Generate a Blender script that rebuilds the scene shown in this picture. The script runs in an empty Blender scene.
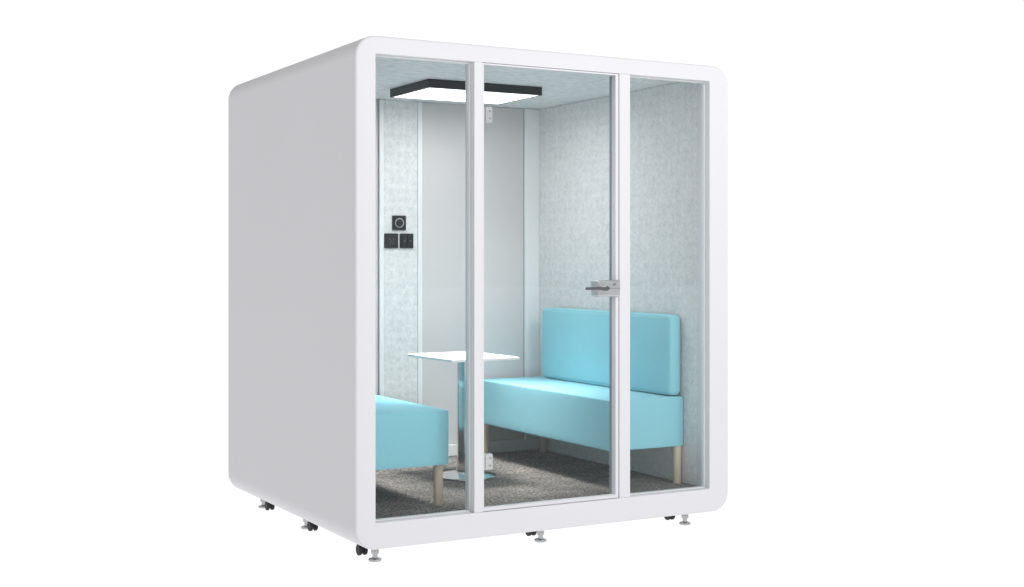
import bpy, bmesh, math, random
from mathutils import Vector, Matrix, noise
random.seed(4)
SC = bpy.context.scene
COL = SC.collection
SC.view_settings.view_transform = 'Standard'
SC.view_settings.look = 'None'
SC.view_settings.exposure = 0

# ------------------------------------------------------------------ materials
def mat(name, color, rough=0.5, metal=0.0, emis=None, estr=0.0, var=0.0, vscale=30, bump=0.0, bscale=200, stretch=(1,1,1), spec=0.5, sheen=0.0):
    m = bpy.data.materials.new(name); m.use_nodes = True
    nt = m.node_tree; b = nt.nodes['Principled BSDF']
    b.inputs['Base Color'].default_value = (*color, 1)
    b.inputs['Roughness'].default_value = rough
    b.inputs['Metallic'].default_value = metal
    b.inputs['Specular IOR Level'].default_value = spec
    if sheen: b.inputs['Sheen Weight'].default_value = sheen
    if emis:
        b.inputs['Emission Color'].default_value = (*emis, 1)
        b.inputs['Emission Strength'].default_value = estr
    tc = nt.nodes.new('ShaderNodeTexCoord'); mp = nt.nodes.new('ShaderNodeMapping')
    mp.inputs['Scale'].default_value = stretch
    nt.links.new(tc.outputs['Object'], mp.inputs['Vector'])
    if var:
        n = nt.nodes.new('ShaderNodeTexNoise'); n.inputs['Scale'].default_value = vscale; n.inputs['Detail'].default_value = 5
        nt.links.new(mp.outputs['Vector'], n.inputs['Vector'])
        r = nt.nodes.new('ShaderNodeValToRGB')
        r.color_ramp.elements[0].position = .3; r.color_ramp.elements[1].position = .7
        r.color_ramp.elements[0].color = (*[c*(1-var) for c in color], 1)
        r.color_ramp.elements[1].color = (*[min(1, c*(1+var)) for c in color], 1)
        nt.links.new(n.outputs['Fac'], r.inputs['Fac'])
        nt.links.new(r.outputs['Color'], b.inputs['Base Color'])
    if bump:
        n2 = nt.nodes.new('ShaderNodeTexNoise'); n2.inputs['Scale'].default_value = bscale; n2.inputs['Detail'].default_value = 3
        nt.links.new(mp.outputs['Vector'], n2.inputs['Vector'])
        bp = nt.nodes.new('ShaderNodeBump'); bp.inputs['Strength'].default_value = bump; bp.inputs['Distance'].default_value = .004
        nt.links.new(n2.outputs['Fac'], bp.inputs['Height'])
        nt.links.new(bp.outputs['Normal'], b.inputs['Normal'])
    return m

M = {}
M['shell'] = mat('white_lacquer', (.745,.742,.770), .8, var=.005, vscale=1.6, bump=.008, bscale=350, spec=.03)
M['alu'] = mat('white_aluminium_trim', (.82,.82,.82), .4)
M['seal'] = mat('grey_rubber_seal', (.30,.32,.34), .6)
M['panel'] = mat('grey_matte_panel', (.635,.61,.61), .9, var=.006, vscale=1.5, spec=.03)
M['ceiling'] = mat('pale_ceiling_felt', (.73,.73,.73), .85, var=.16, vscale=34, bump=.3, bscale=120, stretch=(.6,1.1,1))
M['blue'] = mat('sky_blue_fabric', (.275,.625,.715), .8, var=.05, vscale=200, bump=.22, bscale=700, sheen=.15, spec=.25)
M['wood'] = mat('pale_beech_wood', (.68,.56,.43), .5, var=.10, vscale=40, stretch=(1,1,.08))
M['chrome'] = mat('chrome_painted_streaks', (.66,.59,.58), .14, .90, var=.62, vscale=42, stretch=(1,1,.004))  # dark and light reflection bands painted into the colour as vertical streaks
M['disc'] = mat('chrome_base_disc', (.80,.78,.77), .16, 1.0)
M['steel'] = mat('brushed_steel', (.58,.59,.60), .3, 1.0, var=.08, vscale=90, stretch=(.1,1,1))
M['satin'] = mat('satin_steel', (.36,.37,.38), .35, 1.0, var=.10, vscale=60)
M['zinc'] = mat('zinc_plated_steel', (.46,.47,.48), .3, 1.0, var=.08, vscale=60)
M['black'] = mat('black_plastic', (.014,.015,.018), .4)
M['rubber'] = mat('black_rubber', (.012,.012,.013), .6)
M['dark'] = mat('dark_grey_metal', (.16,.165,.17), .35, .9)
M['mark'] = mat('pale_grey_print', (.42,.45,.47), .5)
M['dim'] = mat('dim_grey_print', (.13,.14,.15), .5)
M['tabletop'] = mat('white_laminate', (.90,.895,.89), .6, spec=.15)
M['diffuser'] = mat('lit_diffuser', (.9,.9,.9), .5, emis=(1,1,1), estr=1.6)

def carpet():
    m = mat('charcoal_carpet', (.085,.085,.085), .95, bump=.45, bscale=140, spec=.1)
    nt = m.node_tree; b = nt.nodes['Principled BSDF']
    tc = nt.nodes.new('ShaderNodeTexCoord')
    a = nt.nodes.new('ShaderNodeTexNoise'); a.inputs['Scale'].default_value = 76; a.inputs['Detail'].default_value = 5; a.inputs['Roughness'].default_value=.8
    c = nt.nodes.new('ShaderNodeTexNoise'); c.inputs['Scale'].default_value = 6; c.inputs['Detail'].default_value = 4
    for q in (a, c): nt.links.new(tc.outputs['Object'], q.inputs['Vector'])
    r1 = nt.nodes.new('ShaderNodeValToRGB'); r1.color_ramp.elements[0].position=.41; r1.color_ramp.elements[1].position=.61
    r1.color_ramp.elements[0].color=(.026,.025,.024,1); r1.color_ramp.elements[1].color=(.295,.268,.242,1)
    nt.links.new(a.outputs['Fac'], r1.inputs['Fac'])
    r2 = nt.nodes.new('ShaderNodeMapRange'); r2.inputs['From Min'].default_value=.3; r2.inputs['From Max'].default_value=.7
    r2.inputs['To Min'].default_value=.72; r2.inputs['To Max'].default_value=1.28
    nt.links.new(c.outputs['Fac'], r2.inputs['Value'])
    mx = nt.nodes.new('ShaderNodeVectorMath'); mx.operation='SCALE'
    nt.links.new(r1.outputs['Color'], mx.inputs[0]); nt.links.new(r2.outputs['Result'], mx.inputs['Scale'])
    nt.links.new(mx.outputs['Vector'], b.inputs['Base Color'])
    return m
M['carpet'] = carpet()

def felt():
    m = bpy.data.materials.new('pale_mottled_wall_felt'); m.use_nodes = True
    nt = m.node_tree; b = nt.nodes['Principled BSDF']; b.inputs['Roughness'].default_value=.85; b.inputs['Specular IOR Level'].default_value=.2
    tc = nt.nodes.new('ShaderNodeTexCoord')
    mp = nt.nodes.new('ShaderNodeMapping'); mp.inputs['Scale'].default_value=(1,.82,.9)
    nt.links.new(tc.outputs['Object'], mp.inputs['Vector'])
    n1 = nt.nodes.new('ShaderNodeTexNoise'); n1.inputs['Scale'].default_value=52; n1.inputs['Detail'].default_value=4; n1.inputs['Roughness'].default_value=.55; n1.inputs['Distortion'].default_value=1.0
    n2 = nt.nodes.new('ShaderNodeTexNoise'); n2.inputs['Scale'].default_value=150; n2.inputs['Detail'].default_value=2
    v = nt.nodes.new('ShaderNodeTexVoronoi'); v.inputs['Scale'].default_value=20; v.feature='SMOOTH_F1'; v.inputs['Randomness'].default_value=.3
    for q in (n1, v): nt.links.new(mp.outputs['Vector'], q.inputs['Vector'])
    nt.links.new(tc.outputs['Object'], n2.inputs['Vector'])
    ad = nt.nodes.new('ShaderNodeMath'); ad.operation='MULTIPLY_ADD'; ad.inputs[1].default_value=.5
    nt.links.new(v.outputs['Distance'], ad.inputs[0]); nt.links.new(n1.outputs['Fac'], ad.inputs[2])
    r = nt.nodes.new('ShaderNodeValToRGB'); r.color_ramp.elements[0].position=.50; r.color_ramp.elements[1].position=.90
    r.color_ramp.elements[0].color=(.645,.655,.655,1); r.color_ramp.elements[1].color=(.815,.812,.81,1)
    nt.links.new(ad.outputs[0], r.inputs['Fac']); nt.links.new(r.outputs['Color'], b.inputs['Base Color'])
    ad2 = nt.nodes.new('ShaderNodeMath'); ad2.operation='MULTIPLY_ADD'; ad2.inputs[1].default_value=.3
    nt.links.new(n2.outputs['Fac'], ad2.inputs[0]); nt.links.new(ad.outputs[0], ad2.inputs[2])
    bp = nt.nodes.new('ShaderNodeBump'); bp.inputs['Strength'].default_value=.24; bp.inputs['Distance'].default_value=.006
    nt.links.new(ad2.outputs[0], bp.inputs['Height']); nt.links.new(bp.outputs['Normal'], b.inputs['Normal'])
    return m
M['felt'] = felt()

def glass(name, tint, k=1.0):
    m = bpy.data.materials.new(name); m.use_nodes = True
    nt = m.node_tree; nt.nodes.clear()
    out = nt.nodes.new('ShaderNodeOutputMaterial')
    t = nt.nodes.new('ShaderNodeBsdfTransparent'); t.inputs['Color'].default_value=(*tint,1)
    g = nt.nodes.new('ShaderNodeBsdfGlossy'); g.inputs['Roughness'].default_value=.02; g.inputs['Color'].default_value=(.92,.96,.97,1)
    f = nt.nodes.new('ShaderNodeFresnel'); f.inputs['IOR'].default_value=1.45
    mu = nt.nodes.new('ShaderNodeMath'); mu.operation='MULTIPLY'; mu.inputs[1].default_value=k
    nt.links.new(f.outputs[0], mu.inputs[0])
    mx = nt.nodes.new('ShaderNodeMixShader')
    nt.links.new(mu.outputs[0], mx.inputs[0]); nt.links.new(t.outputs[0], mx.inputs[1]); nt.links.new(g.outputs[0], mx.inputs[2])
    nt.links.new(mx.outputs[0], out.inputs['Surface'])
    return m
M['glass'] = glass('clear_glass', (.979,.988,.989), .45)

# ------------------------------------------------------------------ helpers
BASE = {}
def thing(name, label, cat, loc, group=None):
    o = bpy.data.objects.new(name, None); COL.objects.link(o); o.location = loc
    o.empty_display_size = .1
    o['label'] = label; o['category'] = cat
    if group: o['group'] = group
    BASE[o.name] = Vector(loc)
    return o

def obj(name, bm, m, parent=None, bevel=0.0, seg=3, smooth=True, label=None):
    """bm is in world coordinates; the mesh is stored relative to its thing's base"""
    bmesh.ops.recalc_face_normals(bm, faces=bm.faces)
    b = BASE[parent.name] if parent else Vector((0,0,0))
    bmesh.ops.translate(bm, verts=bm.verts, vec=-b)
    me = bpy.data.meshes.new(name); bm.to_mesh(me); bm.free()
    o = bpy.data.objects.new(name, me); COL.objects.link(o)
    me.materials.append(m)
    if smooth:
        for p in me.polygons: p.use_smooth = True
        me.set_sharp_from_angle(angle=math.radians(35))
    if parent:
        o.parent = parent
        BASE[o.name] = b
    if bevel:
        md = o.modifiers.new('bevel','BEVEL'); md.width = bevel; md.segments = seg; md.limit_method='ANGLE'; md.angle_limit=math.radians(40)
        md.harden_normals = True
    if label: o['label'] = label
    return o

def box(bm, x0,x1,y0,y1,z0,z1):
    vs = [bm.verts.new(p) for p in ((x0,y0,z0),(x1,y0,z0),(x1,y1,z0),(x0,y1,z0),(x0,y0,z1),(x1,y0,z1),(x1,y1,z1),(x0,y1,z1))]
    for f in ((0,3,2,1),(4,5,6,7),(0,1,5,4),(1,2,6,5),(2,3,7,6),(3,0,4,7)): bm.faces.new([vs[i] for i in f])
    return bm
def B(*a): return box(bmesh.new(), *a)

def rloop(x0,x1,z0,z1,r,k=14):
    pts=[]
    for cx,cz,a0 in ((x1-r,z0+r,-90),(x1-r,z1-r,0),(x0+r,z1-r,90),(x0+r,z0+r,180)):
        for i in range(k+1):
            a=math.radians(a0+90*i/k); pts.append((cx+r*math.cos(a), cz+r*math.sin(a)))
    return pts
def stack(loops):
    """closed chain of equal-length (loop, y) rows"""
    bm=bmesh.new(); rows=[[bm.verts.new((x,y,z)) for x,z in l] for l,y in loops]; n=len(rows[0])
    for k in range(len(rows)):
        a=rows[k]; b=rows[(k+1)%len(rows)]
        for i in range(n):
            j=(i+1)%n; bm.faces.new((a[i],a[j],b[j],b[i]))
    return bm
def ring(outer, inner, y0, y1):
    return stack([(inner,y0),(outer,y0),(outer,y1),(inner,y1)])

def lathe(bm, prof, cx, cy, n=40):
    rows=[]
    for r,z in prof:
        rows.append([bm.verts.new((cx+r*math.cos(2*math.pi*i/n), cy+r*math.sin(2*math.pi*i/n), z)) for i in range(n)])
    for a,b in zip(rows,rows[1:]):
        for i in range(n):
            j=(i+1)%n; bm.faces.new((a[i],a[j],b[j],b[i]))
    bm.faces.new(rows[0][::-1]); bm.faces.new(rows[-1])
    return bm
def rod(bm, p, q, r, n=20, r2=None):
    p=Vector(p); q=Vector(q); d=(q-p).normalized()
    u=d.orthogonal().normalized(); v=d.cross(u); r2=r if r2 is None else r2
    A=[bm.verts.new(p+u*r*math.cos(2*math.pi*i/n)+v*r*math.sin(2*math.pi*i/n)) for i in range(n)]
    C=[bm.verts.new(q+u*r2*math.cos(2*math.pi*i/n)+v*r2*math.sin(2*math.pi*i/n)) for i in range(n)]
    for i in range(n):
        j=(i+1)%n; bm.faces.new((A[i],A[j],C[j],C[i]))
    bm.faces.new(A[::-1]); bm.faces.new(C)
    return bm

def cushion(x0,x1,y0,y1,z0,z1,r,bulge=.006,wr=.0015,seed=0):
    """soft upholstered block: rounded edges, slightly puffed faces"""
    c=Vector(((x0+x1)/2,(y0+y1)/2,(z0+z1)/2)); h=Vector(((x1-x0)/2,(y1-y0)/2,(z1-z0)/2))
    def co(hh):
        e=[-hh+r*i/5 for i in range(5)]; m=10
        mid=[-(hh-r)+2*(hh-r)*i/m for i in range(m+1)]
        return e+mid+[-a for a in e[::-1]]
    bm=bmesh.new(); cache={}
    def vert(p):
        k=tuple(round(a,6) for a in p)
        if k in cache: return cache[k]
        p=Vector(p); inner=Vector([max(-(h[i]-r),min(h[i]-r,p[i])) for i in range(3)])
        d=p-inner; q=inner+(d.normalized()*r if d.length>1e-9 else d)
        nrm=d.normalized() if d.length>1e-9 else Vector((0,0,0))
        w=1.0
        for i in range(3):
            if abs(nrm[i])<.7: w*=max(0,1-(q[i]/h[i])**4)
        q=q+nrm*(bulge*w+wr*noise.noise((q+c)*7+Vector((seed,0,0))))
        cache[k]=bm.verts.new(q+c); return cache[k]
    X=[co(h[i]) for i in range(3)]
    for ax in range(3):
        a,b=[i for i in range(3) if i!=ax]
        for s in (-1,1):
            for i in range(len(X[a])-1):
                for j in range(len(X[b])-1):
                    q=[]
                    for ii,jj in ((i,j),(i+1,j),(i+1,j+1),(i,j+1)):
                        p=[0,0,0]; p[ax]=s*h[ax]; p[a]=X[a][ii]; p[b]=X[b][jj]; q.append(vert(p))
                    try: bm.faces.new(q)
                    except ValueError: pass
    return bm

# ------------------------------------------------------------------ setting
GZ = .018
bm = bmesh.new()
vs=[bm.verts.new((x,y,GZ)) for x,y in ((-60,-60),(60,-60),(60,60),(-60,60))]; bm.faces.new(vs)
gm = mat('self_lit_white_ground', (.10,.10,.10), .9, emis=(1,1,1), estr=.99, spec=0)  # glow added to the ground so it stays white and shows no shadow
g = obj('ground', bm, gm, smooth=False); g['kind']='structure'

# ------------------------------------------------------------------ booth
W, D, Z0, Z1 = 2.103, 1.87, .083, 2.400
FD = .10
FL, CE = .20, 2.345
OZ0, OZ1 = .203, 2.319
XL, XR, YB = .11, 1.978, 1.75
booth = thing('meeting_booth', 'white soundproof meeting booth with rounded corners and glass front, standing on small feet', 'booth', (W/2, D/2, GZ))

def outer(i): return rloop(i,W-i,Z0+i,Z1-i,.10-i)
def arc(y, s, R=.013, n=6):
    rows=[]
    for k in range(n+1):
        t=math.radians(90*k/n); rows.append((outer(R-R*math.sin(t)), y+s*(R-R*math.cos(t))))
    return rows
op = rloop(.097,1.976,OZ0,OZ1,.006)
obj('front_frame', stack([(op,0)]+arc(0,1)+[(outer(0),FD-.0002),(op,FD-.0002)]), M['shell'], booth)
inn = rloop(.095,1.99,.185,2.358,.004)
obj('shell', stack([(inn,FD),(outer(0),FD)]+arc(D,-1)[::-1]+[(inn,D)]), M['shell'], booth)
obj('back_wall', B(.0965,1.9885,1.762,1.866,.1865,2.3565), M['shell'], booth)
MX0, MX1 = .600, .647
obj('mullion', B(MX0,MX1,.002,FD-.004,OZ0-.0005,OZ1+.0005), M['shell'], booth, bevel=.004)
obj('mullion', B(1.417,1.482,.002,FD-.004,OZ0-.0005,OZ1+.0005), M['shell'], booth, bevel=.004)

def pane(x0,x1,z0,z1,y,name='glass_pane',parent=None):
    return obj(name, B(x0,x1,y,y+.010,z0,z1), M['glass'], parent or booth, smooth=False)
def gasket(x0,x1,z0,z1,y0,y1,w,name,m,parent):
    return obj(name, ring(rloop(x0,x1,z0,z1,.001,2), rloop(x0+w,x1-w,z0+w,z1-w,.001,2), y0, y1), m, parent)
for a,b in ((.097,MX0),(1.482,1.976)):
    p = pane(a+.004,b-.004,OZ0+.005,OZ1-.005,.045)
    gasket(a+.001,b-.001,OZ0+.001,OZ1-.001,.038,.062,.006,'glazing_bead',M['alu'],p)

# door
door = obj('door', ring(rloop(MX1+.001,1.414,OZ0+.002,OZ1-.002,.002,2), rloop(MX1+.007,1.396,.221,OZ1-.009,.002,2), .006, .042), M['shell'], booth, bevel=.002, seg=2)
obj('door_glass', B(MX1+.004,1.400,.018,.028,.217,OZ1-.006), M['glass'], door, smooth=False)
obj('door_seal', B(1.4145,1.4165,.010,.090,.215,OZ1-.005), M['seal'], door, smooth=False)
for zc in (2.075,.437):
    obj('hinge', B(MX1+.0075,.702,.006,.040,zc-.038,zc+.038), M['steel'], door, bevel=.004)
    obj('hinge_pin', B(MX1+.014,MX1+.020,.002,.0055,zc-.036,zc+.036), M['steel'], door)
    obj('hinge_screw', rod(bmesh.new(),(.686,.0055,zc+.018),(.686,.003,zc+.018),.005,16), M['satin'], door)
    obj('hinge_screw', rod(bmesh.new(),(.686,.0055,zc-.018),(.686,.003,zc-.018),.005,16), M['satin'], door)
lc = obj('lock', B(1.278,1.412,-.014,.052,1.208,1.290), M['steel'], door, bevel=.008)
obj('lock_plate', B(1.284,1.409,-.017,-.0142,1.2475,1.2510), M['satin'], door)
bm = bmesh.new(); rod(bm,(1.315,-.012,1.250),(1.315,-.042,1.250),.012); box(bm,1.190,1.328,-.046,-.036,1.243,1.257)
obj('door_handle', bm, M['dark'], door, bevel=.003)
bm = bmesh.new(); rod(bm,(1.375,-.0135,1.270),(1.375,-.019,1.270),.008); obj('keyhole', bm, M['satin'], door)

# interior linings
obj('wall_lining', B(.0975,XL,FD+.004,1.748,.203,CE-.002), M['felt'], booth, smooth=False)
obj('wall_lining', B(XR,1.9875,FD+.004,1.748,.203,CE-.002), M['felt'], booth, smooth=False)
obj('ceiling_lining', B(.0985,1.9865,FD+.003,1.749,CE,2.356), M['ceiling'], booth, smooth=False)
obj('carpet', B(.0985,1.9865,FD+.003,1.749,.188,FL), M['carpet'], booth, smooth=False)
for a,b in ((.206,.872),(1.164,1.866)):
    pn = obj('back_panel', B(a,b,1.752,1.7613,.272,CE-.002), M['panel'], booth, smooth=False)
    gasket(a-.0055,b+.0055,.2705,CE-.0005,1.7535,1.7611,.005,'panel_seal',M['seal'],pn)
obj('felt_strip', B(.906,1.128,1.746,1.7615,.27,CE-.002), M['felt'], booth, smooth=False)
for a,b in ((.1105,.1995),(.8785,.9055),(1.1285,1.1575),(1.8725,1.9775)):
    obj('wall_trim', B(a,b,1.736,1.7612,.2705,CE-.0025), M['alu'], booth, bevel=.004)
obj('skirting', B(.1105,1.9775,1.734,1.7612,.2005,.2695), M['alu'], booth, bevel=.004)
def switch(xc, zc, kind):
    s = obj('wall_switch', B(xc-.044,xc+.044,1.734,1.7455,zc-.044,zc+.044), M['black'], booth, bevel=.004)
    if kind=='dial':
        bm=bmesh.new(); rod(bm,(xc,1.733,zc),(xc,1.722,zc),.019,32); obj('dial', bm, M['black'], s, bevel=.002)
        n=48; bm=bmesh.new()
        pts=[(xc+r*math.cos(2*math.pi*i/n), 1.7325, zc+r*math.sin(2*math.pi*i/n)) for r in (.0235,.0285) for i in range(n)]
        v=[bm.verts.new(p) for p in pts]
        for i in range(n):
            j=(i+1)%n; bm.faces.new((v[i],v[j],v[n+j],v[n+i]))
        obj('dial_ring', bm, M['mark'], s, smooth=False)
    elif kind=='socket':
        for dx,dz,w,h in ((-.012,.010,.0035,.012),(.012,.010,.0035,.012),(-.010,-.016,.003,.010),(.010,-.016,.003,.010),(0,-.004,.010,.003)):
            obj('socket_slot', B(xc+dx-w/2,xc+dx+w/2,1.7325,1.7338,zc+dz-h/2,zc+dz+h/2), M['dim'], s, smooth=False)
    else:
        for dx in (-.019,.019):
            obj('rocker', B(xc+dx-.016,xc+dx+.016,1.728,1.7338,zc-.034,zc+.034), M['black'], s, bevel=.002)
            obj('indicator', B(xc+dx-.004,xc+dx+.004,1.7268,1.7278,zc-.002,zc+.004), M['dim'], s, smooth=False)
switch(1.006,1.614,'dial'); switch(.955,1.507,'socket'); switch(1.055,1.507,'rocker')

def foot(x,y):
    bm=bmesh.new()
    lathe(bm,[(.028,GZ),(.030,GZ+.003),(.030,GZ+.009),(.024,GZ+.013),(.012,GZ+.017),(.012,GZ+.034)],x,y,32)
    lathe(bm,[(.020,GZ+.034),(.020,GZ+.048)],x,y,6)
    lathe(bm,[(.017,GZ+.048),(.017,Z0+.004)],x,y,20)
    obj('levelling_foot', bm, M['zinc'], booth, bevel=.001, seg=2)
def caster(x,y):
    bm=bmesh.new()
    box(bm,x-.020,x+.020,y-.020,y+.020,Z0-.006,Z0+.002)
    box(bm,x-.004,x+.004,y-.016,y+.020,GZ+.024,Z0-.006)
    c=obj('caster', bm, M['black'], booth, bevel=.002, seg=2)
    for s in (-1,1):
        bm=bmesh.new(); rod(bm,(x+s*.006,y+.004,GZ+.037),(x+s*.021,y+.004,GZ+.037),.026,28)
        obj('wheel', bm, M['rubber'], c, bevel=.004)
for x,y in ((.125,.07),(1.0,.07),(1.87,.07),(.12,.93),(.12,1.60),(1.87,.93),(1.87,1.60),(1.0,1.60)): foot(x,y)
for x,y in ((.10,.16),(1.0,.16),(1.84,.16),(.104,.80),(.104,1.45),(1.84,.80),(1.84,1.45)): caster(x,y)

# ------------------------------------------------------------------ benches
def bench(side, label):
    wall = XR-.003 if side>0 else XL+.003
    def xx(a,b):
        p=(wall-a, wall-b) if side>0 else (wall+a, wall+b)
        return min(p),max(p)
    y0,y1=(.222,1.70) if side>0 else (.235,1.70)
    t = thing('bench', label, 'bench', (sum(xx(0,.475))/2,(y0+y1)/2,FL), 'upholstered benches inside the booth')
    x0,x1=xx(.002,.470)
    obj('seat', cushion(x0,x1,y0,y1,.402,.664,.007,.002,.0008,side*3), M['blue'], t)
    x0,x1=xx(.004,.082)
    obj('backrest', cushion(x0,x1,y0+.015,1.575,.670,1.098,.024,.004,.0015,side*5+1), M['blue'], t)
    for a,y in ((.026,y0+.025),(.030,1.64),(.352 if side>0 else .440,.290),(.425,1.66)):
        x=sum(xx(a,a))/2
        bm=bmesh.new(); lathe(bm,[(.021,FL),(.022,FL+.003),(.024,.405)],x,y,28)
        obj('leg', bm, M['wood'], t, bevel=.001, seg=2)
bench(1,'light blue bench along the right inner wall, its full backrest in view')
bench(-1,'light blue bench at lower left, only its seat end and one leg in view')

# ------------------------------------------------------------------ table
TX,TY=1.046,.99
PX=TX+.022
tb = thing('pedestal_table','small white rectangular table on one chrome column between the two blue benches','table',(PX,TY,FL))
obj('tabletop', B(TX-.205,TX+.205,TY-.275,TY+.275,.853,.868), M['tabletop'], tb, bevel=.003)
bm=bmesh.new(); lathe(bm,[(.050,FL+.030),(.050,.840)],PX,TY,48); obj('column', bm, M['chrome'], tb)
bm=bmesh.new(); lathe(bm,[(.085,.840),(.090,.842),(.090,.8525)],PX,TY,36); obj('mounting_plate', bm, M['steel'], tb)
bm=bmesh.new(); lathe(bm,[(.160,FL+.0005),(.166,FL+.004),(.165,FL+.011),(.142,FL+.018),(.088,FL+.025),(.058,FL+.032),(.056,FL+.044)],PX,TY,64)
obj('base', bm, M['disc'], tb)

# ------------------------------------------------------------------ ceiling light
lx0,lx1,ly0,ly1=.748,1.44,.80,1.295
LZ=2.298
cl = thing('ceiling_light','flat rectangular ceiling light with black rim and glowing white underside above the table','ceiling light',((lx0+lx1)/2,(ly0+ly1)/2,LZ))
bm=bmesh.new()
rz=CE-.001
box(bm,lx0,lx1,ly0,ly0+.010,LZ,rz); box(bm,lx0,lx1,ly1-.010,ly1,LZ,rz)
box(bm,lx0,lx0+.010,ly0+.0101,ly1-.0101,LZ,rz); box(bm,lx1-.010,lx1,ly0+.0101,ly1-.0101,LZ,rz)
obj('rim', bm, M['black'], cl, smooth=False)
obj('diffuser', B(lx0+.0105,lx1-.0105,ly0+.0105,ly1-.0105,LZ+.001,LZ+.020), M['diffuser'], cl, smooth=False)

# ------------------------------------------------------------------ lamps
def area(name, loc, target, sx, sy, power, color=(1,1,1), spread=180):
    l=bpy.data.lights.new(name,'AREA'); l.shape='RECTANGLE'; l.size=sx; l.size_y=sy; l.energy=power; l.color=color; l.spread=math.radians(spread)
    o=bpy.data.objects.new(name,l); COL.objects.link(o); o.location=loc
    o.rotation_euler=(Vector(target)-Vector(loc)).to_track_quat('-Z','Y').to_euler()
    return o
area('added_front_key',(2.2,-6.2,5.2),(1,0,1.2),2.4,1.6,285)  # unseen area light, added to brighten the front frame
mx_,my_=(lx0+lx1)/2,(ly0+ly1)/2
area('panel_lamp',(mx_,my_,LZ-.004),(mx_,my_,0),.6,.42,7.5)
area('panel_lamp_core',(mx_,my_,LZ-.006),(mx_,my_,0),.6,.42,11,spread=54)

# ------------------------------------------------------------------ world
w=bpy.data.worlds.new('World'); SC.world=w; w.use_nodes=True
nt=w.node_tree; bg=nt.nodes['Background']
tc=nt.nodes.new('ShaderNodeTexCoord'); dp=nt.nodes.new('ShaderNodeVectorMath'); dp.operation='DOT_PRODUCT'
dp.inputs[1].default_value=(.489,.872,0)
mr=nt.nodes.new('ShaderNodeMapRange'); mr.interpolation_type='SMOOTHSTEP'
mr.inputs['From Min'].default_value=0; mr.inputs['From Max'].default_value=.78
mr.inputs['To Min'].default_value=.40; mr.inputs['To Max'].default_value=1.06
nt.links.new(tc.outputs['Generated'],dp.inputs[0]); nt.links.new(dp.outputs['Value'],mr.inputs['Value'])
nt.links.new(mr.outputs['Result'],bg.inputs['Strength']); bg.inputs['Color'].default_value=(1,1,1,1)

# ------------------------------------------------------------------ camera
cam=bpy.data.cameras.new('camera'); co=bpy.data.objects.new('camera',cam); COL.objects.link(co)
co.location=(-2.325,-5.571,1.375); co.rotation_euler=(math.radians(90),0,math.radians(-29.3))
cam.sensor_width=36; cam.lens=1343/1024*36; cam.shift_y=-30.5/1024; cam.clip_end=300; cam.clip_start=.05
SC.camera=co
